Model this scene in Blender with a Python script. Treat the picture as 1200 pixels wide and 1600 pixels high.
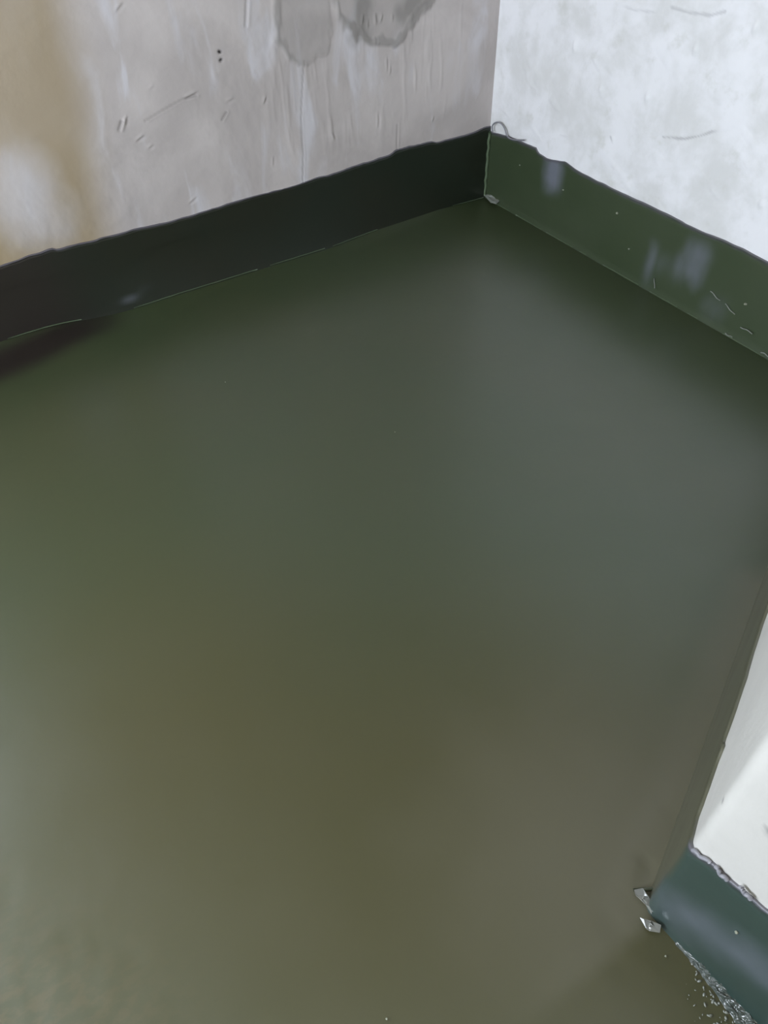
import bpy, bmesh, math, random
import numpy as np
from mathutils import Vector, Matrix, noise

for o in list(bpy.data.objects):
    bpy.data.objects.remove(o)
S = bpy.context.scene
COL = S.collection

# ------------------------------------------------------------------ camera
# world: the far room corner is the origin; left wall is the plane y=0, right wall the plane x=0
F, PITCH, ROLL, YAW = 1208.0, 0.79913, -0.02381, 0.55666
CAM = Vector((-2.35889, -2.81386, 1.59824))
fw = Vector((math.sin(YAW)*math.cos(PITCH), math.cos(YAW)*math.cos(PITCH), -math.sin(PITCH)))
r0 = Vector((math.cos(YAW), -math.sin(YAW), 0)); u0 = r0.cross(fw)
RT = math.cos(ROLL)*r0 + math.sin(ROLL)*u0
UP = -math.sin(ROLL)*r0 + math.cos(ROLL)*u0
cd = bpy.data.cameras.new('camera'); cam = bpy.data.objects.new('camera', cd); COL.objects.link(cam)
cam.matrix_world = Matrix(((RT.x, UP.x, -fw.x, CAM.x), (RT.y, UP.y, -fw.y, CAM.y), (RT.z, UP.z, -fw.z, CAM.z), (0, 0, 0, 1)))
cd.sensor_fit = 'VERTICAL'; cd.sensor_height = 32.0; cd.sensor_width = 24.0
cd.lens = F/1600*32.0; cd.clip_start = 0.02
S.camera = cam

# ------------------------------------------------------------------ sky, light, exposure
W = bpy.data.worlds.new('world'); S.world = W; W.use_nodes = True
bg = W.node_tree.nodes['Background']
bg.inputs[0].default_value = (0.80, 0.88, 1.0, 1); bg.inputs[1].default_value = 9.0
FAR_X, NEAR_Y, CEIL = -4.4, -4.6, 2.7
WIN = (-2.9, -0.9, 0.95, 2.25)       # opening in the far wall: y0, y1, z0, z1
ld = bpy.data.lights.new('window_portal', 'AREA'); ld.shape = 'RECTANGLE'
ld.size = WIN[1]-WIN[0]; ld.size_y = WIN[3]-WIN[2]; ld.cycles.is_portal = True
WIN2 = (-4.15, -3.45, 1.55, 2.25)     # small high opening in the left wall: x0, x1, z0, z1
ld2 = bpy.data.lights.new('small_window_portal', 'AREA'); ld2.shape = 'RECTANGLE'
ld2.size = WIN2[1]-WIN2[0]; ld2.size_y = WIN2[3]-WIN2[2]; ld2.cycles.is_portal = True
lo2 = bpy.data.objects.new('small_window_portal', ld2); COL.objects.link(lo2)
lo2.location = ((WIN2[0]+WIN2[1])/2, 0.1, (WIN2[2]+WIN2[3])/2)
lo2.rotation_euler = (math.radians(-90), 0, 0)
lo = bpy.data.objects.new('window_portal', ld); COL.objects.link(lo)
lo.location = (FAR_X-0.1, (WIN[0]+WIN[1])/2, (WIN[2]+WIN[3])/2)
lo.rotation_euler = (math.radians(90), 0, math.radians(-90))
lb = bpy.data.lights.new('added_lamp_light', 'AREA'); lb.shape = 'DISK'; lb.size = 0.22  # warm lamp added overhead, unseen
lb.color = (1.0, 0.86, 0.66); lb.energy = 2
lq = bpy.data.objects.new('added_lamp_light', lb); COL.objects.link(lq)
lq.location = (-2.7, -3.0, CEIL-0.085)
S.view_settings.view_transform = 'Standard'; S.view_settings.look = 'None'
S.view_settings.gamma = 1; S.view_settings.use_curve_mapping = False
S.view_settings.exposure = 1.30

# ------------------------------------------------------------------ helpers
def px_dir(px, py):
    return fw + (px-600)/F*RT - (py-800)/F*UP
def on_plane(px, py, n, d):
    v = px_dir(px, py); n = Vector(n); t = (d-CAM.dot(n))/v.dot(n)
    return CAM + t*v
def lw(px, py): p = on_plane(px, py, (0, 1, 0), 0); return (p.x, p.z)       # point on left wall
def rw(px, py): p = on_plane(px, py, (1, 0, 0), 0); return (p.y, p.z)       # point on right wall
def fl(px, py): p = on_plane(px, py, (0, 0, 1), 0); return (p.x, p.y)       # point on floor
def ss(a, b, x):
    t = np.clip((x-a)/(b-a), 0, 1); return t*t*(3-2*t)
def seg_dist(X, Y, a, b):
    ax, ay = a; bx, by = b; dx, dy = bx-ax, by-ay
    t = np.clip(((X-ax)*dx+(Y-ay)*dy)/(dx*dx+dy*dy+1e-12), 0, 1)
    return np.hypot(X-ax-t*dx, Y-ay-t*dy)
def poly_dist(X, Y, pts):
    d = np.full(np.shape(X), 9.0)
    for a, b in zip(pts[:-1], pts[1:]): d = np.minimum(d, seg_dist(X, Y, a, b))
    return d
# cheap vectorised value noise
RNG = np.random.RandomState(7); TAB = RNG.rand(256, 256)
def vn(x, y, seed=0):
    x = np.asarray(x, float)+seed*17.13+100; y = np.asarray(y, float)+seed*31.7+100
    xi = np.floor(x).astype(int); yi = np.floor(y).astype(int); fx = x-xi; fy = y-yi
    fx = fx*fx*(3-2*fx); fy = fy*fy*(3-2*fy)
    g = lambda i, j: TAB[i % 256, j % 256]
    return (g(xi, yi)*(1-fx)+g(xi+1, yi)*fx)*(1-fy)+(g(xi, yi+1)*(1-fx)+g(xi+1, yi+1)*fx)*fy
def fbm(x, y, seed=0, o=4):
    s = 0; a = 0.5
    for k in range(o): s = s+a*vn(x*2**k, y*2**k, seed+k*3); a *= 0.5
    return s
def setp(o, label=None, cat=None, kind=None, group=None):
    for k, v in (('label', label), ('category', cat), ('kind', kind), ('group', group)):
        if v: o[k] = v
    return o
def grid_mesh(name, P, mat, parent=None, attrs=None, flip=False):
    """P: (n,m,3) array of points -> one grid mesh"""
    n, m = P.shape[:2]
    idx = np.arange(n*m).reshape(n, m)
    q = np.stack([idx[:-1, :-1], idx[1:, :-1], idx[1:, 1:], idx[:-1, 1:]], -1).reshape(-1, 4)
    if flip: q = q[:, ::-1]
    me = bpy.data.meshes.new(name)
    me.vertices.add(n*m); me.vertices.foreach_set('co', P.reshape(-1).astype(np.float32))
    me.loops.add(q.size); me.loops.foreach_set('vertex_index', q.reshape(-1).astype(np.int32))
    me.polygons.add(len(q)); me.polygons.foreach_set('loop_start', (np.arange(len(q))*4).astype(np.int32))
    me.polygons.foreach_set('loop_total', np.full(len(q), 4, np.int32))
    me.update(); me.validate()
    for k, a in (attrs or {}).items():
        t = me.attributes.new(k, 'FLOAT', 'POINT'); t.data.foreach_set('value', np.asarray(a, np.float32).reshape(-1))
    me.shade_smooth()
    me.materials.append(mat)
    o = bpy.data.objects.new(name, me); COL.objects.link(o)
    if parent: o.parent = parent
    return o
def bm_obj(name, bm, mat, parent=None, smooth=False):
    me = bpy.data.meshes.new(name); bm.to_mesh(me); bm.free()
    if smooth: me.shade_smooth()
    me.materials.append(mat)
    o = bpy.data.objects.new(name, me); COL.objects.link(o)
    if parent: o.parent = parent
    return o
def box(bm, a, b):
    vs = [bm.verts.new((x, y, z)) for x in (a[0], b[0]) for y in (a[1], b[1]) for z in (a[2], b[2])]
    for f in ((0, 1, 3, 2), (4, 6, 7, 5), (0, 4, 5, 1), (2, 3, 7, 6), (0, 2, 6, 4), (1, 5, 7, 3)):
        bm.faces.new([vs[i] for i in f])
def tube(bm, pts, rad, seg=8):
    rings = []; pts = [Vector(p) for p in pts]
    for i, p in enumerate(pts):
        t = (pts[min(i+1, len(pts)-1)]-pts[max(i-1, 0)]).normalized()
        a = t.cross(Vector((0.3, 0.9, 0.1))).normalized(); b = t.cross(a)
        rings.append([bm.verts.new(p+rad*(math.cos(k*2*math.pi/seg)*a+math.sin(k*2*math.pi/seg)*b)) for k in range(seg)])
    for r1, r2 in zip(rings[:-1], rings[1:]):
        for k in range(seg): bm.faces.new((r1[k], r1[(k+1) % seg], r2[(k+1) % seg], r2[k]))
    bm.faces.new(rings[0]); bm.faces.new(rings[-1][::-1])

# ------------------------------------------------------------------ materials
def srgb(r, g, b):
    f = lambda c: (c/255/12.92) if c/255 <= 0.04045 else ((c/255+0.055)/1.055)**2.4
    return (f(r), f(g), f(b), 1)
class NT:
    def __init__(s, name):
        s.m = bpy.data.materials.new(name); s.m.use_nodes = True; s.t = s.m.node_tree
        s.p = s.t.nodes['Principled BSDF']
    def n(s, typ, **kw):
        x = s.t.nodes.new(typ)
        for k, v in kw.items(): setattr(x, k, v)
        return x
    def l(s, a, b): s.t.links.new(a, b)
    def noise(s, scale, detail=4, rough=0.5, vec=None, dist=0.0):
        x = s.n('ShaderNodeTexNoise'); x.inputs['Scale'].default_value = scale
        x.inputs['Detail'].default_value = detail; x.inputs['Roughness'].default_value = rough
        x.inputs['Distortion'].default_value = dist
        if vec: s.l(vec, x.inputs['Vector'])
        return x.outputs['Fac']
    def pos(s, scale=(1, 1, 1)):
        g = s.n('ShaderNodeNewGeometry'); mp = s.n('ShaderNodeMapping'); mp.inputs['Scale'].default_value = scale
        s.l(g.outputs['Position'], mp.inputs['Vector']); return mp.outputs['Vector']
    def attr(s, name):
        x = s.n('ShaderNodeAttribute'); x.attribute_name = name; return x.outputs['Fac']
    def rng(s, v, a, b, c=0.0, d=1.0):
        x = s.n('ShaderNodeMapRange'); x.interpolation_type = 'SMOOTHSTEP'
        s.l(v, x.inputs['Value'])
        for i, k in enumerate((a, b, c, d)): x.inputs[1+i].default_value = k
        return x.outputs['Result']
    def mix(s, fac, a, b):
        x = s.n('ShaderNodeMix', data_type='RGBA')
        if isinstance(fac, float): x.inputs[0].default_value = fac
        else: s.l(fac, x.inputs[0])
        for i, v in ((6, a), (7, b)):
            if isinstance(v, tuple): x.inputs[i].default_value = v
            else: s.l(v, x.inputs[i])
        return x.outputs[2]
    def mathn(s, op, a, b):
        x = s.n('ShaderNodeMath', operation=op)
        for i, v in ((0, a), (1, b)):
            if isinstance(v, (int, float)): x.inputs[i].default_value = v
            else: s.l(v, x.inputs[i])
        return x.outputs[0]
    def bump(s, h, strength, dist):
        x = s.n('ShaderNodeBump'); x.inputs['Strength'].default_value = strength
        x.inputs['Distance'].default_value = dist; s.l(h, x.inputs['Height']); s.l(x.outputs[0], s.p.inputs['Normal'])
    def color(s, v):
        if isinstance(v, tuple): s.p.inputs['Base Color'].default_value = v
        else: s.l(v, s.p.inputs['Base Color'])
    def rough(s, v):
        if isinstance(v, (int, float)): s.p.inputs['Roughness'].default_value = v
        else: s.l(v, s.p.inputs['Roughness'])

def plaster_left():
    k = NT('grey_cement_plaster'); P = k.pos()
    n1 = k.noise(2.6, 5, 0.55, P, 0.6); n2 = k.noise(14, 5, 0.6, P)
    c = k.mix(k.rng(n1, 0.35, 0.68), srgb(189, 181, 178), srgb(208, 200, 197))
    c = k.mix(k.rng(k.noise(5.0, 4, 0.5, k.pos((1.6, 1, 0.5)), 0.8), 0.52, 0.72), c, srgb(212, 208, 211))
    c = k.mix(k.attr('patch'), c, srgb(152, 147, 143))
    c = k.mix(k.attr('brown'), c, srgb(166, 149, 121))
    c = k.mix(k.attr('pale'), c, srgb(196, 192, 192))
    c = k.mix(k.attr('crack'), c, srgb(120, 113, 108))
    c = k.mix(k.attr('hole'), c, srgb(38, 34, 32))
    k.color(c); k.rough(0.62); k.p.inputs['Specular IOR Level'].default_value = 0.35
    h = k.mathn('ADD', k.mathn('MULTIPLY', n2, 0.5), k.mathn('MULTIPLY', k.noise(60, 4, 0.55, P), 0.12))
    k.bump(h, 0.35, 0.006)
    return k.m
def plaster_right(name='pale_cement_plaster', a=(226, 226, 225), b=(243, 243, 245), d=(212, 212, 206)):
    k = NT(name); P = k.pos()
    n1 = k.noise(4.5, 5, 0.6, P, 0.15); n2 = k.noise(10, 5, 0.6, P, 0.1)
    c = k.mix(k.rng(n1, 0.36, 0.62), srgb(*a), srgb(*b))
    c = k.mix(k.mathn('MULTIPLY', k.rng(n2, 0.55, 0.75), 0.55), c, srgb(*d))
    c = k.mix(k.attr('crack'), c, srgb(150, 149, 150))
    c = k.mix(k.attr('hole'), c, srgb(120, 118, 116))
    k.color(c); k.rough(0.6); k.p.inputs['Specular IOR Level'].default_value = 0.35
    h = k.mathn('ADD', n2, k.mathn('MULTIPLY', k.noise(45, 4, 0.55, P), 0.15))
    k.bump(h, 0.3, 0.008)
    return k.m
GREEN = (55, 66, 41)
def coating(name, ior=1.6, base=GREEN, alt=(58, 67, 42), rough=0.30, extra=None, sheen_drip=False):
    k = NT(name); P = k.pos()
    n1 = k.noise(1.7, 3, 0.5, P, 0.4)
    c = k.mix(k.rng(n1, 0.35, 0.65), srgb(*base), srgb(*alt))
    if extra: c = extra(k, c)
    k.color(c)
    r = k.rng(k.noise(6, 3, 0.5, P), 0.3, 0.7, rough*0.97, rough*1.08)
    if sheen_drip: r = k.mathn('ADD', r, k.mathn('MULTIPLY', k.attr('sheen_drip'), 0.25))
    k.rough(r); k.p.inputs['IOR'].default_value = ior
    k.bump(k.noise(22, 3, 0.5, P), 0.12, 0.004)
    return k.m
def floor_extra(k, c):
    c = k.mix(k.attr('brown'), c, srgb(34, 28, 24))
    c = k.mix(k.mathn('MULTIPLY', k.attr('tan'), k.rng(k.noise(30, 4, 0.6, k.pos((1, 1.6, 1))), 0.4, 0.65)), c, srgb(84, 78, 52))
    c = k.mix(k.attr('olive'), c, srgb(70, 66, 36))
    c = k.mix(k.attr('dust'), c, srgb(92, 90, 72))
    return c
def up_extra(k, c):
    c = k.mix(k.attr('brown'), c, srgb(42, 37, 33))
    c = k.mix(k.attr('flank'), c, srgb(86, 86, 70))
    c = k.mix(k.attr('sheen_drip'), c, srgb(118, 122, 134))  # bluish reflections of daylight painted on, plus one grey drip
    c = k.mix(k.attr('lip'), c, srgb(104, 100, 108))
    return c
M_left = plaster_left(); M_right = plaster_right()
M_pier = plaster_right('white_smooth_plaster', (194, 192, 186), (199, 197, 191), (188, 185, 179))
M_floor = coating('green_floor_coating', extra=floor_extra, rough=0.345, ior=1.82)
M_up = coating('green_upstand_coating', base=(58, 70, 48), alt=(63, 74, 53), extra=up_extra, rough=0.34, sheen_drip=True)
M_upl = coating('shaded_green_upstand_coating', base=(33, 40, 31), alt=(36, 39, 29), extra=up_extra, rough=0.34, sheen_drip=True)  # same coating as the right upstand, darkened for the side facing away from light
M_upp = coating('sky_tinted_upstand_coating', base=(46, 64, 58), alt=(48, 68, 60), extra=up_extra, rough=0.36, sheen_drip=True)  # teal tint put in for the sky reflected in the green coating
def plain(name, col, rough=0.6, metal=0.0):
    k = NT(name); n_ = k.noise(40, 3)
    k.color(k.mix(k.rng(n_, 0.3, 0.7), srgb(*[int(v*0.92) for v in col]), srgb(*col))); k.rough(rough)
    k.p.inputs['Metallic'].default_value = metal; return k.m
M_pale = plain('pale_bead_and_highlight', (92, 108, 82), 0.3)  # shared by the corner bead and the painted foot highlights
M_ridge = plain('pale_ridge_and_glint', (142, 146, 138), 0.3)  # ridges and fold, and the beads painted in as glints
M_ceil = plain('ceiling_plaster', (176, 169, 155), 0.8)
M_back = plain('plaster_out_of_view', (190, 184, 176), 0.8)
M_wire = plain('grey_wire', (140, 140, 146), 0.45, 0.0)
M_grit = plain('pale_grit', (165, 168, 150), 0.5)
M_frame_and_added_lamp = plain('white_frame_and_added_lamp', (220, 220, 216), 0.4)
k = NT('lamp_diffuser'); k.p.inputs['Emission Color'].default_value = (1, .88, .7, 1); k.p.inputs['Emission Strength'].default_value = 6; M_lamp = k.m
k = NT('wet_film'); k.color(srgb(70, 77, 72)); k.rough(0.16); k.p.inputs['IOR'].default_value = 1.52
k.p.inputs['Coat Weight'].default_value = 0.6; k.p.inputs['Coat Roughness'].default_value = 0.05
M_film = k.m
k = NT('clear_film_scrap'); k.color(srgb(150, 152, 146)); k.rough(0.15); k.p.inputs['Transmission Weight'].default_value = 0.5
M_scrap = k.m

# ------------------------------------------------------------------ large structure
def axis(lo_, a, b, hi, step, n_coarse=4):
    return np.concatenate([np.linspace(lo_, a, n_coarse+1)[:-1], np.arange(a, b, step), np.linspace(b, hi, n_coarse+1)])

# left wall (plane y=0, faces -y)
X = axis(-2.8, -2.35, -0.006, 0.0, 0.0045, 3); Z = axis(0, 0.26, 1.12, CEIL, 0.0045, 3)
XX, ZZ = np.meshgrid(X, Z, indexing='ij')
D = 0.010*(fbm(XX*2.2, ZZ*2.2, 1, 3)-0.45) + 0.0022*(fbm(XX*11, ZZ*9, 4, 4)-0.45)
# shallow trowel ridges running diagonally
D += 0.0010*ss(0.5, 0.8, fbm((XX+ZZ*0.4)*5, (ZZ-XX*0.4)*13, 9, 3))
D += 0.0030*(fbm(XX*26, ZZ*15, 12, 3)-0.45)*ss(.4, .6, vn(XX*4, ZZ*3, 14))
def lobes(pts, r_):
    d = np.full(XX.shape, 9.0)
    for a, b, ra in pts:
        A = lw(*a); B = lw(*b); d = np.minimum(d, seg_dist(XX, ZZ, A, B)-ra)
    return ss(r_, -r_, d+0.11*(fbm(XX*13, ZZ*7, 5, 4)-0.45))
patch_fresh = lobes([((472, -120), (474, 52), 0.098), ((600, -100), (600, -52), 0.22)], 0.006)
patch_edge = lobes([((466, -120), (470, 48), 0.112), ((600, -100), (604, -46), 0.24)], 0.012)
low = lobes([((566, 10), (562, 48), 0.045), ((650, -10), (640, 10), 0.05)], 0.03)
D += 0.005*patch_edge - 0.0015*patch_fresh
# vertical drip ridges under the fresh patch
c0 = lw(432, 60)[0]; c1 = lw(745, 60)[0]
dm = ss(c0-0.12, c0+0.06, XX)*ss(c1+0.05, c1-0.1, XX)*ss(0.36, 0.5, ZZ)*(1-patch_fresh)
drip = ss(0.5, 0.8, fbm(XX*34, ZZ*5.0, 13, 3))
D += 0.0045*dm*drip
D += 0.003*dm*ss(0.60, 0.8, fbm(XX*48, ZZ*9.0, 17, 2))*ss(lw(600, 150)[1]-0.05, lw(600, 90)[1], ZZ)
crack = np.zeros_like(XX); hole = np.zeros_like(XX)
def line(pts, wid, depth, amt=1.0, side=0.0):
    global D, crack
    w = [lw(*p) for p in pts]; d = poly_dist(XX, ZZ, w); m = ss(wid, wid*0.2, d)
    D = D - depth*m; crack = np.maximum(crack, m*amt)
    if side:
        d2 = poly_dist(XX, ZZ, [(x_+wid*1.5, z_) for x_, z_ in w]); D = D + side*ss(wid*1.6, 0, d2)
line([(476, 95), (473, 140), (471, 190), (474, 240), (473, 290)], 0.004, 0.002, 0.4, 0.0008)
line([(386, 0), (384, 40)], 0.007, 0.003, 0.25, 0.002)
line([(621, 195), (620, 240)], 0.005, 0.002, 0.25, 0.001)
line([(227, 189), (262, 168), (285, 155), (306, 150)], 0.006, 0.002, 0.35, 0.0015)
line([(186, 203), (190, 190)], 0.007, 0.003, 0.5, 0.003)
line([(347, 188), (354, 176)], 0.005, 0.003, 0.7, 0.002)
for q, ln, an, hh in [((297, 147), .022, .25, 1), ((413, 156), .012, 1.1, 1), ((520, 214), .012, 1.9, 1.2), ((426, 252), .014, 1.3, .8), ((300, 312), .016, .5, .9), ((235, 228), .010, .3, .7), ((218, 215), .016, .4, 1),
          ((359, 155), .014, .2, .6), ((590, 188), .022, 1.5, 1), ((676, 186), .009, 1.2, 1), ((609, 110), .014, 1.5, .8), ((604, 100), .02, 1.6, 1), ((185, 10), .016, .6, .8), ((195, 188), .013, 1.0, 1), ((236, 135), .010, .4, .4),
          ((566, 30), .014, 1.4, 1.2), ((574, 38), .012, 1.5, 1), ((586, 30), .015, 1.6, 1.2), ((595, 28), .012, 1.3, 1), ((612, 28), .010, 1.5, 1)]:
    x_, z_ = lw(*q); ca, sa = math.cos(an), math.sin(an)
    u = (XX-x_)*ca+(ZZ-z_)*sa; v = -(XX-x_)*sa+(ZZ-z_)*ca+0.004*(fbm(XX*60, ZZ*60, q[0] % 7, 2)-0.45)
    D += hh*0.0035*np.exp(-(np.abs(u/ln)**3+(v/0.0035)**2)) - hh*0.003*np.exp(-(np.abs(u/ln)**3+((v+0.008)/0.004)**2))
for q, a in (((343, 81), 0.0065), ((345, 94), 0.006)):
    x_, z_ = lw(*q); m = np.exp(-(((XX-x_-0.5*(ZZ-z_)*(1 if q[1] > 90 else -.3))/a)**2+((ZZ-z_)/a/0.8)**2)**1.4); hole = np.maximum(hole, np.clip(m*1.5, 0, 1)); D -= 0.006*m
# brown damp stain at the left end with a paler island
bx = np.interp(ZZ, [lw(165, 372)[1], lw(148, 300)[1], lw(128, 150)[1], lw(92, 0)[1]],
               [lw(165, 372)[0], lw(150, 300)[0], lw(128, 150)[0], lw(98, 0)[0]])
brown = ss(0.10, -0.08, XX-bx+0.06*(fbm(XX*5, ZZ*3, 21, 3)-0.45))
ix, iz = lw(48, 305)
isl = ss(1.35, 0.15, np.hypot((XX-ix)/0.15, (ZZ-iz)/0.19)+1.0*(fbm(XX*7, ZZ*5, 25, 4)-0.45))
brown *= (1-isl*0.93)*(0.66+0.55*fbm(XX*3, ZZ*2, 29, 3))
pale = isl*0.35
patch = np.clip(0.75*patch_edge - 0.5*patch_fresh + 0.7*low, 0, 1) + 0.12*patch_fresh
P = np.stack([XX, -D*(ss(0, -0.02, XX))*ss(-2.8, -2.6, XX), ZZ], -1)
wl = grid_mesh('wall_left', P, M_left, attrs=dict(patch=patch, brown=np.clip(brown, 0, 1), pale=pale, crack=crack, hole=hole), flip=True)
setp(wl, 'grey cement plastered wall on the left with brown damp stain and drips', kind='structure')

bm = bmesh.new()
a0, a1, b0, b1 = WIN2
for qa, qb in (((FAR_X, 0), (a0, CEIL)), ((a1, 0), (-2.8, CEIL)), ((a0, 0), (a1, b0)), ((a0, b1), (a1, CEIL))):
    box(bm, (qa[0], 0, qa[1]), (qb[0], 0.12, qb[1]))
wlf = bm_obj('wall_left_far', bm, M_back); setp(wlf, 'left wall beyond the frame with a small high window opening', kind='structure')

# right wall (plane x=0, faces -x)
Y = axis(-2.4, -1.85, -0.006, 0, 0.005, 3); Z = axis(0, 0.26, 1.1, CEIL, 0.005, 3)
YY, ZZ = np.meshgrid(Y, Z, indexing='ij')
D = 0.012*(fbm(YY*2.4, ZZ*2.4, 41, 3)-0.45)+0.0045*(fbm(YY*7+fbm(YY*3, ZZ*3, 2)*3, ZZ*7, 44, 4)-0.45)
D += 0.0022*ss(0.55, 0.72, fbm((YY+ZZ)*5, (ZZ-YY*0.6)*14, 49, 3))
crack = np.zeros_like(YY); hole = np.zeros_like(YY)
def rline(pts, wid, depth, amt):
    global D, crack
    w = [rw(*p) for p in pts]; d = poly_dist(YY, ZZ, w)+0.006*(fbm(YY*25, ZZ*25, 3)-0.45); wid = wid*0.95; depth = depth*0.6; m = ss(wid, wid*0.1, d)*ss(0.3, 0.55, vn(YY*14, ZZ*14, 88))
    D = D-depth*m+depth*0.6*ss(wid*3, wid, poly_dist(YY, ZZ, [(a, b+wid*2) for a, b in w])); crack = np.maximum(crack, m*amt)
rline([(1036, 214), (1070, 217), (1095, 212), (1112, 206), (1140, 204), (1160, 210), (1172, 226)], 0.006, 0.003, 0.5)
rline([(1050, 12), (1078, 20), (1110, 24), (1134, 18)], 0.006, 0.002, 0.35)
rline([(1160, 210), (1180, 240), (1195, 262)], 0.006, 0.002, 0.15)
rline([(875, 211), (905, 217)], 0.005, 0.0015, 0.2)
rline([(954, 214), (957, 224)], 0.005, 0.003, 0.5)
rline([(960, 5), (990, 16), (1030, 20)], 0.006, 0.002, 0.2)
for q in [(1189, 320), (1087, 77), (1012, 152), (898, 72), (940, 140), (1180, 45)]:
    y_, z_ = rw(*q); D += 0.008*np.exp(-(((YY-y_)/0.009)**2+((ZZ-z_)/0.016)**2))
P = np.stack([-D*ss(0, -0.02, YY), YY, ZZ], -1)
wr = grid_mesh('wall_right', P, M_right, attrs=dict(crack=crack, hole=hole))
setp(wr, 'bright whitish plastered wall on the right of the corner, trowel marked', kind='structure')

# projecting wall at the lower right: splayed flank + front, with a softly rounded arris
PC = Vector((-1.69, -2.665, 0)); SD = Vector((0.469, 0.222, 0)).normalized()
SE = PC + SD*(1.69/SD.x)                                   # where the flank meets the right wall plane
def pier_plan(off=0.0, n_f=60, n_s=60, rr=0.02, y_end=NEAR_Y, dense=0.7):
    """plan outline: from the flank's far end, round the corner, down the front; returns points, normals, run lengths from the corner"""
    nf = Vector((-1, -0.075, 0)).normalized(); fd = Vector((0.075, -1, 0)).normalized(); ns = Vector((-SD.y, SD.x, 0))
    pts = []
    ls = np.concatenate([np.linspace((SE-PC).length, 0.9, 6)[:-1], np.linspace(0.9, rr, n_s)])
    for t in ls: pts.append((PC+SD*t, ns, -t))
    for a in np.linspace(0, 1, 9)[1:-1]:
        n_ = (ns*(1-a)+nf*a).normalized()
        p = (PC+SD*rr)*(1-a)**2+PC*2*a*(1-a)+(PC+fd*rr)*a*a
        pts.append((p, n_, (a-0.5)*rr*2))
    lf = np.concatenate([np.linspace(rr, dense, n_f), np.linspace(dense, PC.y-y_end, 6)[1:]])
    for t in lf: pts.append((PC+fd*t, nf, t))
    return pts
pl = pier_plan()
Z = np.concatenate([np.arange(0, 1.2, 0.01), np.linspace(1.2, CEIL, 6)])
s_ = np.array([q[2] for q in pl]); B = np.array([q[0][:] for q in pl]); N = np.array([q[1][:] for q in pl])
SS, ZZ = np.meshgrid(s_, Z, indexing='ij')
D = 0.0012*(fbm(SS*10, ZZ*8, 61, 3)-0.45)
hole = np.zeros_like(SS)
for px_, py_, a in ((1116, 1250, 0.004), (1198, 1305, 0.006), (1170, 1300, 0.003)):
    p = on_plane(px_, py_, (1, 0, 0), -1.69); m = np.exp(-(((SS-(PC.y-p.y))/a)**2+((ZZ-p.z)/a)**2)); hole = np.maximum(hole, m)
P = B[:, None, :]+N[:, None, :]*D[..., None]; P[..., 2] = ZZ
wp = grid_mesh('wall_near_right', P, M_pier, attrs=dict(crack=np.zeros_like(SS), hole=hole), flip=True)
setp(wp, 'smooth white projecting wall at the lower right with a rounded corner', kind='structure')

# rest of the shell, outside the photograph
T = 0.2
bm = bmesh.new()
y0, y1, z0, z1 = WIN
box(bm, (FAR_X-T, NEAR_Y, 0), (FAR_X, y0, CEIL)); box(bm, (FAR_X-T, y1, 0), (FAR_X, 0, CEIL))
box(bm, (FAR_X-T, y0, 0), (FAR_X, y1, z0)); box(bm, (FAR_X-T, y0, z1), (FAR_X, y1, CEIL))
setp(bm_obj('wall_far_left', bm, M_back), 'plain plastered wall with the window, behind the viewer to the left', kind='structure')
bm = bmesh.new(); box(bm, (FAR_X-T, NEAR_Y-T, 0), (-1.5, NEAR_Y, CEIL))
setp(bm_obj('wall_behind', bm, M_back), 'plain plastered wall behind the viewer', kind='structure')
bm = bmesh.new(); box(bm, (FAR_X-T, NEAR_Y-T, CEIL), (0.05, 0.05, CEIL+T))
setp(bm_obj('ceiling', bm, M_ceil), 'plain plastered ceiling above the coated floor', kind='structure')
bm = bmesh.new()
for a, b in (((y0, z0), (y0+.05, z1)), ((y1-.05, z0), (y1, z1)), ((y0, z0), (y1, z0+.05)), ((y0, z1-.05), (y1, z1)), (((y0+y1)/2-.02, z0), ((y0+y1)/2+.02, z1))):
    box(bm, (FAR_X-0.14, a[0], a[1]), (FAR_X-0.08, b[0], b[1]))
setp(bm_obj('window_1', bm, M_frame_and_added_lamp), 'unglazed white window frame in the far left wall', kind='structure')

# floor
X = axis(FAR_X-0.1, -3.0, -0.0, 0.06, 0.012, 4); Y = axis(NEAR_Y-0.1, -3.3, -0.0, 0.06, 0.012, 4)
XX, YY = np.meshgrid(X, Y, indexing='ij')
H = 0.0016*(fbm(XX*1.6, YY*1.6, 71, 2)-0.4)
def fpoly(pts): return poly_dist(XX, YY, [fl(*p) for p in pts])
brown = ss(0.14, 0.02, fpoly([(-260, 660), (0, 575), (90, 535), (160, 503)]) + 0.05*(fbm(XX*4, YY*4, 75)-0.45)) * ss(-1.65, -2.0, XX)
tan = ss(0.32, 0.02, fpoly([(-150, 1500), (-60, 1600), (100, 1640)])+0.06*(fbm(XX*8, YY*8, 76)-0.45))
olive = 0.8*ss(0.9, 0.1, fpoly([(300, 1250), (520, 1330), (850, 1300), (950, 1360)]))
e = SD.cross(Vector((0, 0, 1)))
near = ss(0.30, 0.04, np.hypot(XX-PC.x+0.05, YY-PC.y-0.05)+0.1*(fbm(XX*9, YY*9, 77)-0.45))
flank = seg_dist(XX, YY, (PC.x, PC.y), (PC.x+SD.x*0.9, PC.y+SD.y*0.9))
dust = np.clip(0.75*ss(0.5, 0.02, np.hypot(XX-PC.x+0.03, YY-PC.y-0.12)+0.1*(fbm(XX*9, YY*9, 77)-0.45))+0.7*ss(0.12, 0.0, flank), 0, 1)*ss(-0.02, 0.02, (YY-PC.y)-(-0.02))
rough_m = np.clip(near*0.8+tan, 0, 1)
H = H + 0.0035*rough_m*(fbm(XX*24, YY*16, 79, 3)-0.45)
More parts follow.
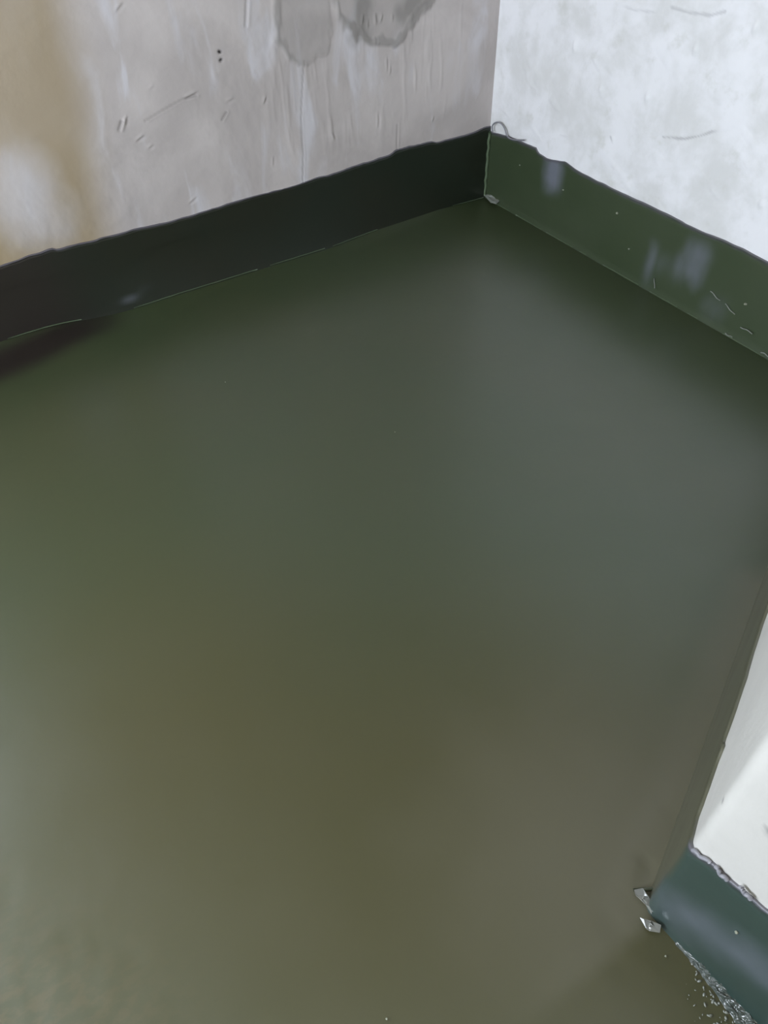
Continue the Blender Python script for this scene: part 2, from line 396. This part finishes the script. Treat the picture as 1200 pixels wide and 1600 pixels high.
H = H + 0.014*np.exp(-(-YY)/0.055)*ss(-1.95, -1.6, XX)*ss(-0.02, -0.3, XX)
H = H + 0.030*np.exp(-(-YY)/0.10)*ss(-1.75, -2.1, XX)
mgrit = ss(0.22, 0.03, seg_dist(XX, YY, (PC.x-0.03, PC.y-0.18), (PC.x-0.06, PC.y-0.5)))*ss(-2.78, -2.86, YY)
H = H + 0.007*mgrit*ss(0.50, 0.75, fbm(XX*38, YY*38, 81, 2))
for pts, wd, am in ([[(1000, 1340), (1017, 1350), (1012, 1362), (1000, 1378)], 0.012, 0.003], [[(1040, 1268), (1058, 1275), (1060, 1290)], 0.012, 0.002]):
    H = H - am*ss(wd, 0, fpoly(pts))
P = np.stack([XX, YY, H], -1)
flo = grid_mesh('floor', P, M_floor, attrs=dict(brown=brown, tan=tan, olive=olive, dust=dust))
setp(flo, 'glossy dark green coated floor between the plastered walls', kind='structure')

# ------------------------------------------------------------------ green coating carried up the walls
def upstand(name, base, normal, s, top, cove, mat, label, flank=None, sheen_drip=None, brown=None, lipw=0.008, thick=0.006, seed=0, fold=None):
    """base,normal: (n,3) foot line and outward normals; s run length; top height; cove width"""
    n = len(s); prof = []
    K = 10; U = 26
    P = np.zeros((n, K+U+5, 3)); mk = np.zeros(P.shape[:2]); br = np.zeros(P.shape[:2]); lp = np.zeros(P.shape[:2])
    for i in range(n):
        col_ = []
        c = cove[i]; r_ = max(0.014, min(c*0.7, 0.05)); t = top[i]
        col_.append((thick+c+0.003, -0.008))
        r_ = 0.20 if name == 'baseboard_left' else 0.03
        for k_ in range(K):
            a = k_/(K-1)
            col_.append((thick+c*(1-a)**1.8, 0.0015+r_*a))
        for k_ in range(1, U+1):
            z = 0.0015+r_+(t-r_)*k_/U
            b_ = thick+0.0035*(fbm(s[i]*3, z*5, seed+1, 2)-0.35)+0.0012*(fbm(s[i]*14, z*12, seed+4, 2)-0.4)
            if k_ <= 4: b_ = thick*(1-k_/4)+b_*k_/4
            if k_ == U: b_ = b_*0.6
            col_.append((b_, z))
        col_ += [(thick*0.9+0.001, t+0.003), (thick*0.55, t+0.006), (0.0, t+0.0065), (-0.012, t+0.004)]
        for j, (d, z) in enumerate(col_):
            P[i, j] = base[i]+normal[i]*d; P[i, j, 2] = z
    Zc = P[..., 2]; Sc = np.broadcast_to(np.asarray(s)[:, None], Zc.shape); Tc = np.broadcast_to(np.asarray(top)[:, None], Zc.shape)
    at = dict(sheen_drip=sheen_drip(Sc, Zc) if sheen_drip else np.zeros_like(Zc), brown=brown(Sc, Zc) if brown else np.zeros_like(Zc), flank=flank(Sc, Zc) if flank else np.zeros_like(Zc),
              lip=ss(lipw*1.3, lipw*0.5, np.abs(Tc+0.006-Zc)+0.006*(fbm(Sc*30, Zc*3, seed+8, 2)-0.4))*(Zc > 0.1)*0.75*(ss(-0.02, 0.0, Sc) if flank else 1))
    o = grid_mesh(name, P, mat, attrs=at)
    setp(o, label, kind='structure'); return o
# left
xs = np.concatenate([np.linspace(FAR_X, -2.3, 20)[:-1], np.arange(-2.3, -0.001, 0.012), [0.0]])
lt = [(-2.15, .297), (-2.037, .305), (-1.965, .309), (-1.955, .302), (-1.87, .297), (-1.752, .296), (-1.654, .297), (-1.53, .29), (-1.373, .291), (-1.251, .297),
      (-1.098, .296), (-.968, .295), (-.864, .302), (-.84, .298), (-.727, .306), (-.57, .31), (-.53, .312), (-.515, .324), (-.489, .326), (-.344, .322), (-.32, .319), (-.30, .312), (-.182, .308), (-.08, .312), (-.028, .319), (0, .318)]
top = np.interp(xs, [a for a, b in lt], [b for a, b in lt])+0.004*(vn(xs*26, xs*0, 3)-0.5)+0.002*(vn(xs*70, xs*0, 5)-0.5)-0.006
cov = np.interp(xs, [-2.4, -2.1, -1.9, -1.7, -1.3, -.85, -.6, -.3, 0], [.0, .002, .010, .026, .030, .034, .012, .006, .006])
base = np.stack([xs, xs*0, xs*0], -1); nor = np.tile([0, -1, 0], (len(xs), 1))
def lstreak(s, z):
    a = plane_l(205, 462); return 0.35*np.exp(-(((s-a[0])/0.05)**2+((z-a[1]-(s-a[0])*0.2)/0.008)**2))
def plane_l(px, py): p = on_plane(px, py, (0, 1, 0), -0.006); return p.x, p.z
def plane_r(px, py): p = on_plane(px, py, (1, 0, 0), -0.006); return p.y, p.z
upl = upstand('baseboard_left', base, nor, xs, top, cov, M_upl, 'green coating upstand along the foot of the left wall, shade put into its colour',
              sheen_drip=lstreak, brown=lambda s, z: 0.9*ss(-1.7, -2.1, s+0.1*fbm(s*5, z*5, 3)), lipw=0.004, seed=11)
# right
ys = np.concatenate([np.arange(0, -1.95, -0.012)])
rt = [(0, .297), (-.023, .295), (-.124, .313), (-.248, .316), (-.314, .32), (-.33, .303), (-.387, .299), (-.47, .315), (-.495, .321), (-.555, .311), (-.684, .307), (-.858, .305), (-.968, .308), (-1.123, .307), (-1.209, .307), (-1.377, .315), (-1.489, .312), (-2, .31)]
top = np.interp(-ys, [-a for a, b in rt], [b for a, b in rt])+0.003*(vn(ys*24, ys*0, 33)-0.5)-0.006
cov = np.interp(-ys, [0, .3, .6, 1.0, 2.0], [.004, .004, .004, .004, .004])
base = np.stack([ys*0, ys, ys*0], -1); nor = np.tile([-1, 0, 0], (len(ys), 1))
def rsheen_drip(s, z):  # first entry is a slurry drip, the rest paint reflected daylight
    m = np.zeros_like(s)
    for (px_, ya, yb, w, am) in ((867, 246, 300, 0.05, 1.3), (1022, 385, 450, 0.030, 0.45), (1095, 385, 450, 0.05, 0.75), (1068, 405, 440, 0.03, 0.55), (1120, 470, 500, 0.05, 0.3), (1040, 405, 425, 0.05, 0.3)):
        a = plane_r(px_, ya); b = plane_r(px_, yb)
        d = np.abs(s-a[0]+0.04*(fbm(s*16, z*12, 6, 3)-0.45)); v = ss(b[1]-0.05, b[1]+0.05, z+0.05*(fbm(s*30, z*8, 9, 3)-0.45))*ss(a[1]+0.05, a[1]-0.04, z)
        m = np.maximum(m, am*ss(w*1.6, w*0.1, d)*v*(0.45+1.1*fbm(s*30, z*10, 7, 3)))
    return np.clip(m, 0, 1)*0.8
upr = upstand('baseboard_right', base, nor, ys, top, cov, M_up, 'green coating upstand along the right wall with a milky drip and painted-in sheen streaks', sheen_drip=rsheen_drip, lipw=0.006, seed=22)
# projecting wall: flank and front in one band
pl = pier_plan(n_f=110, n_s=90, rr=0.012, dense=0.9)
s_ = np.array([q[2] for q in pl]); B = np.array([q[0][:] for q in pl]); N = np.array([q[1][:] for q in pl])
pt = [(-2, .30), (-.56, .255), (-.47, .262), (-.38, .285), (-.28, .285), (-.235, .275), (-.21, .30), (-.185, .285), (-.12, .285), (-.07, .275), (-.03, .29), (0, .300), (.02, .312), (.04, .322), (.055, .320), (.07, .322), (.11, .33), (.15, .335), (.3, .34), (2, .33)]
top = np.interp(s_, [a for a, b in pt], [b for a, b in pt])+0.004*(vn(s_*60, s_*0, 43)-0.5)-0.006
cov = np.interp(s_, [-2, -.3, 0, .1, .3, 2], [.001, .001, .001, .003, .003, .003])
def psheen(s, z):  # bluish patch painted for the sky reflection
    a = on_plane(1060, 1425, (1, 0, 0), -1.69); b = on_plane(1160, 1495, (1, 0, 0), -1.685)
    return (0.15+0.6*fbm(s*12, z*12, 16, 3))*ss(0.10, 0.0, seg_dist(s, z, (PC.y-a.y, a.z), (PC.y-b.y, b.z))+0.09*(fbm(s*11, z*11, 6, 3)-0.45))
upp = upstand('baseboard_near_right', B, N, s_, top, cov, M_upp, 'green coating upstand round the foot of the projecting wall, sky reflection tinted in teal',
              sheen_drip=psheen, flank=lambda s, z: ss(0.004, -0.02, s+0.02*(fbm(s*30, z*16, 3)-0.45)), lipw=0.005, seed=33)

# ------------------------------------------------------------------ parts and small things
# bead where the two upstands meet in the corner
bm = bmesh.new()
pts = [(-0.010-0.002*math.sin(i*1.3), -0.010-0.001*math.cos(i*1.7), 0.01+i*0.287/24) for i in range(25)]
tube(bm, pts, 0.007, 10)
o = bm_obj('corner_bead', bm, M_pale, upr, True); o['label'] = 'thin raised green bead in the vertical corner of the upstand'
# little fold of membrane at the floor corner
def scrap(name, pts, mat, parent=None, seed=0, amp=0.004, thick=0.0012):
    """small crumpled sheet laid on the points' outline (closed fan grid) with real thickness"""
    rnd = random.Random(seed); bm = bmesh.new()
    c = sum((Vector(p) for p in pts), Vector())/len(pts)
    for sgn in (1, -1):
        pass
    n_ = len(pts); rings = []
    for k_ in (1.0, 0.66, 0.33):
        rings.append([Vector(p)*k_+c*(1-k_)+Vector((rnd.uniform(-amp, amp), rnd.uniform(-amp, amp), rnd.uniform(0, amp*2))) for p in pts])
    def layer(off):
        rv = [[bm.verts.new(v+Vector((0, 0, off))) for v in r] for r in rings]; cv = bm.verts.new(c+Vector((0, 0, off+amp)))
        for a, b in zip(rv[:-1], rv[1:]):
            for i in range(n_): bm.faces.new((a[i], a[(i+1) % n_], b[(i+1) % n_], b[i]) if off else (b[i], b[(i+1) % n_], a[(i+1) % n_], a[i]))
        for i in range(n_): bm.faces.new((rv[-1][i], rv[-1][(i+1) % n_], cv) if off else (cv, rv[-1][(i+1) % n_], rv[-1][i]))
        return rv[0]
    a = layer(0); b = layer(thick)
    for i in range(n_): bm.faces.new((a[i], a[(i+1) % n_], b[(i+1) % n_], b[i]))
    return bm_obj(name, bm, mat, parent)
def F3(px, py, z=0.004): p = on_plane(px, py, (0, 0, 1), z); return (p.x, p.y, z)
o = scrap('corner_fold', [F3(757, 306, .012), F3(772, 302, .03), F3(786, 311, .022), F3(776, 320, .012), F3(766, 318, .010)], M_ridge, upr, 3, 0.003)
o['label'] = 'small pale fold of membrane at the foot of the corner'

o = scrap('film_scrap', [F3(990, 1394, .010), F3(1002, 1393, .014), F3(1014, 1402, .016), F3(1022, 1420, .015), F3(1016, 1428, .008), F3(1006, 1412, .006), F3(996, 1403, .006)], M_scrap, None, 5, 0.004)
setp(o, 'crumpled clear scrap of film at the projecting corner, the upper of two', 'film scrap', group='torn film scraps at the projecting corner')
o = scrap('film_scrap', [F3(1003, 1436, .010), F3(1014, 1438, .016), F3(1028, 1447, .018), F3(1030, 1458, .012), F3(1018, 1456, .008), F3(1008, 1448, .006)], M_scrap, None, 8, 0.004)
setp(o, 'crumpled clear scrap of film by the projecting corner, the lower of two', 'film scrap', group='torn film scraps at the projecting corner')

# wrinkled band of wet film along the foot of the projecting wall
n1, m1 = 260, 40
tt = np.linspace(0, 1, n1); vv = np.linspace(0, 1, m1)
TT, VV = np.meshgrid(tt, vv, indexing='ij')
yy = -2.735-0.42*TT; wd = 0.006+0.036*ss(0.0, 0.7, TT)
xx = -1.695-wd*VV+0.075*(-2.665-yy)
zz = 0.0035+0.016*(1-VV)**2*1.0
wr_ = np.abs(fbm(TT*46+VV*3, VV*4+TT*14, 91, 3)-0.45)*2
zz = zz+(0.010*wr_*ss(0, .25, TT)+0.003*wr_)*ss(0, .12, VV)*ss(1, .8, VV)-0.003*ss(.85, 1, VV)
o = grid_mesh('wrinkled_film', np.stack([xx+0.004*(vn(TT*60, VV*3, 5)-.5), yy, zz], -1), M_film, upp, flip=True)
o['label'] = 'wet shiny wrinkled film along the foot of the wall'
# lifted lip of coating at the projecting corner
bm = bmesh.new()
tube(bm, [F3(990, 1391, .003), F3(1008, 1390, .006), F3(1030, 1388, .009), F3(1046, 1384, .010), F3(1054, 1374, .010), F3(1058, 1360, .016)], 0.0035, 8)
o = bm_obj('lifted_lip', bm, M_floor, flo, True)
# torn tags on top of the projecting wall's upstand
for i, (q0, q1, q2) in enumerate((((1086, 1326), (1098, 1330), (1112, 1345)), ((1122, 1352), (1130, 1360), (1138, 1372)), ((1160, 1384), (1168, 1388), (1175, 1402)))):
    bm = bmesh.new()
    pp = [on_plane(a-3, b+3, (1, 0, 0), -1.692) for a, b in (q0, q1, q2)]
    pts = [pp[0]*(1-t)**2+pp[1]*2*t*(1-t)+pp[2]*t*t+Vector((-0.002*math.sin(t*3.1), 0, 0.003*math.sin(t*9))) for t in np.linspace(0, 1, 12)]
    tube(bm, pts, 0.0038, 8)
    bm_obj('torn_edge', bm, M_wire, upp, True)
# wire loop sticking up in the corner
bm = bmesh.new()
ctrl = [(770, 206), (769, 198), (772, 193), (778, 191), (784, 194), (789, 202), (792, 212), (798, 217), (808, 219), (819, 219)]
wp_ = [on_plane(a, b, (1, 0, 0), -0.016-0.004*math.sin(i)) for i, (a, b) in enumerate(ctrl)]
fine = []
for i in range(len(wp_)-1):
    a, b, c, d = wp_[max(i-1, 0)], wp_[i], wp_[i+1], wp_[min(i+2, len(wp_)-1)]
    for t in np.linspace(0, 1, 6)[:-1]:
        fine.append(0.5*((2*b)+(c-a)*t+(2*a-5*b+4*c-d)*t*t+(3*b-a-3*c+d)*t**3))
fine.append(wp_[-1])
tube(bm, fine, 0.0032, 8)
o = bm_obj('wire_loop', bm, M_wire, None, True)
setp(o, 'thin grey wire loop sticking up in the room corner above the green upstand', 'wire')
# grit specks on coating
def speck(p, r_, seed, label):
    rnd = random.Random(seed); bm = bmesh.new(); bmesh.ops.create_icosphere(bm, subdivisions=1, radius=r_)
    for v in bm.verts: v.co = Vector((v.co.x*rnd.uniform(.7, 1.3), v.co.y*rnd.uniform(.7, 1.3), v.co.z*rnd.uniform(.5, .9)))
    o = bm_obj('grit_speck', bm, M_grit, None); o.location = p
    setp(o, label, 'speck', group='pale specks stuck to the green coating'); return o
for i, (px_, py_, lab) in enumerate(((685, 338, 'pale grit speck on the floor just left of the room corner'), (617, 675, 'pale grit speck alone in the upper middle of the floor'),
        (352, 597, 'pale grit speck on the floor in front of the left upstand'), (604, 1592, 'pale grit speck on the floor at the bottom edge'),
        (1040, 1494, 'pale grit speck on the floor beside the wrinkled film'))):
    p = on_plane(px_, py_, (0, 0, 1), 0.002); speck(p, 0.0022, i, lab)
for i, (px_, py_, lab, r_) in enumerate(((964, 333, 'bright grit speck on the middle of the right upstand', .006), (812, 258, 'small grit speck on the right upstand near the corner', .004),
        (880, 297, 'grit speck below the milky drip on the right upstand', .004), (983, 389, 'grit speck low on the right upstand left of the streaks', .005), (1165, 475, 'grit speck at the right end of the right upstand', .006))):
    p = on_plane(px_, py_, (1, 0, 0), -0.009); speck(p, r_, 20+i, lab)
p = on_plane(1151, 1457, (1, 0, 0), -1.689); speck(p, 0.0035, 40, 'bright grit speck on the teal-tinted upstand of the projecting wall')

# scratched ridges low on the right upstand
for i, pts in enumerate((((1110, 455), (1125, 470)), ((1133, 475), (1148, 492)), ((1135, 520), (1146, 527)), ((1022, 435), (1023, 450)), ((1152, 530), (1178, 520)), ((1190, 552), (1204, 556)))):
    bm = bmesh.new(); a = on_plane(*pts[0], (1, 0, 0), -0.010); b = on_plane(*pts[1], (1, 0, 0), -0.010)
    if a.z < 0.02: a.z = b.z = max(0.012, b.z); a.x = b.x = -0.018
    tube(bm, [a.lerp(b, t)+Vector((0, 0, 0.002*math.sin(t*7+i))) for t in np.linspace(0, 1, 7)], 0.0018, 6)
    bm_obj('coating_ridge', bm, M_ridge, upr, True)
# pale tubes painted in as the highlight along the foot of the far upstands
bm = bmesh.new(); rnd = random.Random(4)
for a, b in ((-2.22, -1.95), (-1.75, -1.22), (-1.16, -0.9), (-0.86, -0.62), (-0.2, -0.02)):
    n_ = max(4, int((b-a)/0.03))
    tube(bm, [(x, -(0.0065+float(np.interp(x, [-2.4, -2.1, -1.9, -1.7, -1.3, -.85, -.6, -.3, 0], [.0, .002, .010, .026, .030, .034, .012, .006, .006]))),
               0.0035+0.012*float(ss(-1.95, -1.6, x)*ss(-0.02, -0.3, x))*0.85+0.030*float(ss(-1.75, -2.1, x))*0.95+rnd.uniform(0, .001)) for x in np.linspace(a, b, n_)], 0.0016, 6)
bm_obj('foot_highlight', bm, M_pale, upl, True)
bm = bmesh.new()
for a, b in ((-.06, -.2), (-.24, -.42), (-.45, -.62), (-.66, -.70), (-.8, -1.0), (-1.06, -1.2), (-1.25, -1.3), (-1.42, -1.6)):
    tube(bm, [(-0.0105, y, 0.003+rnd.uniform(0, .0012)) for y in np.linspace(a, b, 8)], 0.0016, 6)
bm_obj('foot_highlight', bm, M_pale, upr, True)
# pale beads standing in for glints on the bumpy coating beside the film: too many and small to count
bm = bmesh.new(); rnd = random.Random(12)
for i in range(420):
    t = rnd.random()**0.6; q = abs(rnd.gauss(0, 0.05))+0.004
    y = -2.77-0.36*t; x = -1.695+0.075*(-2.665-y)-0.004-0.030*float(ss(0, .7, (-2.735-y)/0.42))-q*(0.4+t)
    r_ = rnd.uniform(0.0009, 0.0028)*(1.25-min(1, q*7))
    M4 = Matrix.Translation((x, y, 0.002)) @ Matrix.Rotation(rnd.uniform(0, 3.1), 4, 'Z') @ Matrix.Diagonal((r_*rnd.uniform(1, 2.6), r_, r_*0.4, 1))
    bmesh.ops.create_icosphere(bm, subdivisions=1, radius=1, matrix=M4)
o = bm_obj('glint_beads', bm, M_ridge, flo, True); o['kind'] = 'stuff'
# added ceiling lamp, unseen, for a little warm light
bm = bmesh.new(); bmesh.ops.create_cone(bm, cap_ends=True, segments=32, radius1=0.15, radius2=0.16, depth=0.04)
added_lampo = bm_obj('added_ceiling_lamp', bm, M_frame_and_added_lamp); added_lampo.location = (-2.7, -3.0, CEIL-0.02)
setp(added_lampo, 'added round white lamp on the ceiling above the viewer, out of view', 'lamp')
bm = bmesh.new(); bmesh.ops.create_cone(bm, cap_ends=True, segments=32, radius1=0.11, radius2=0.12, depth=0.02)
o = bm_obj('added_lamp_diffuser', bm, M_lamp, added_lampo); o.location = (0, 0, -0.032)
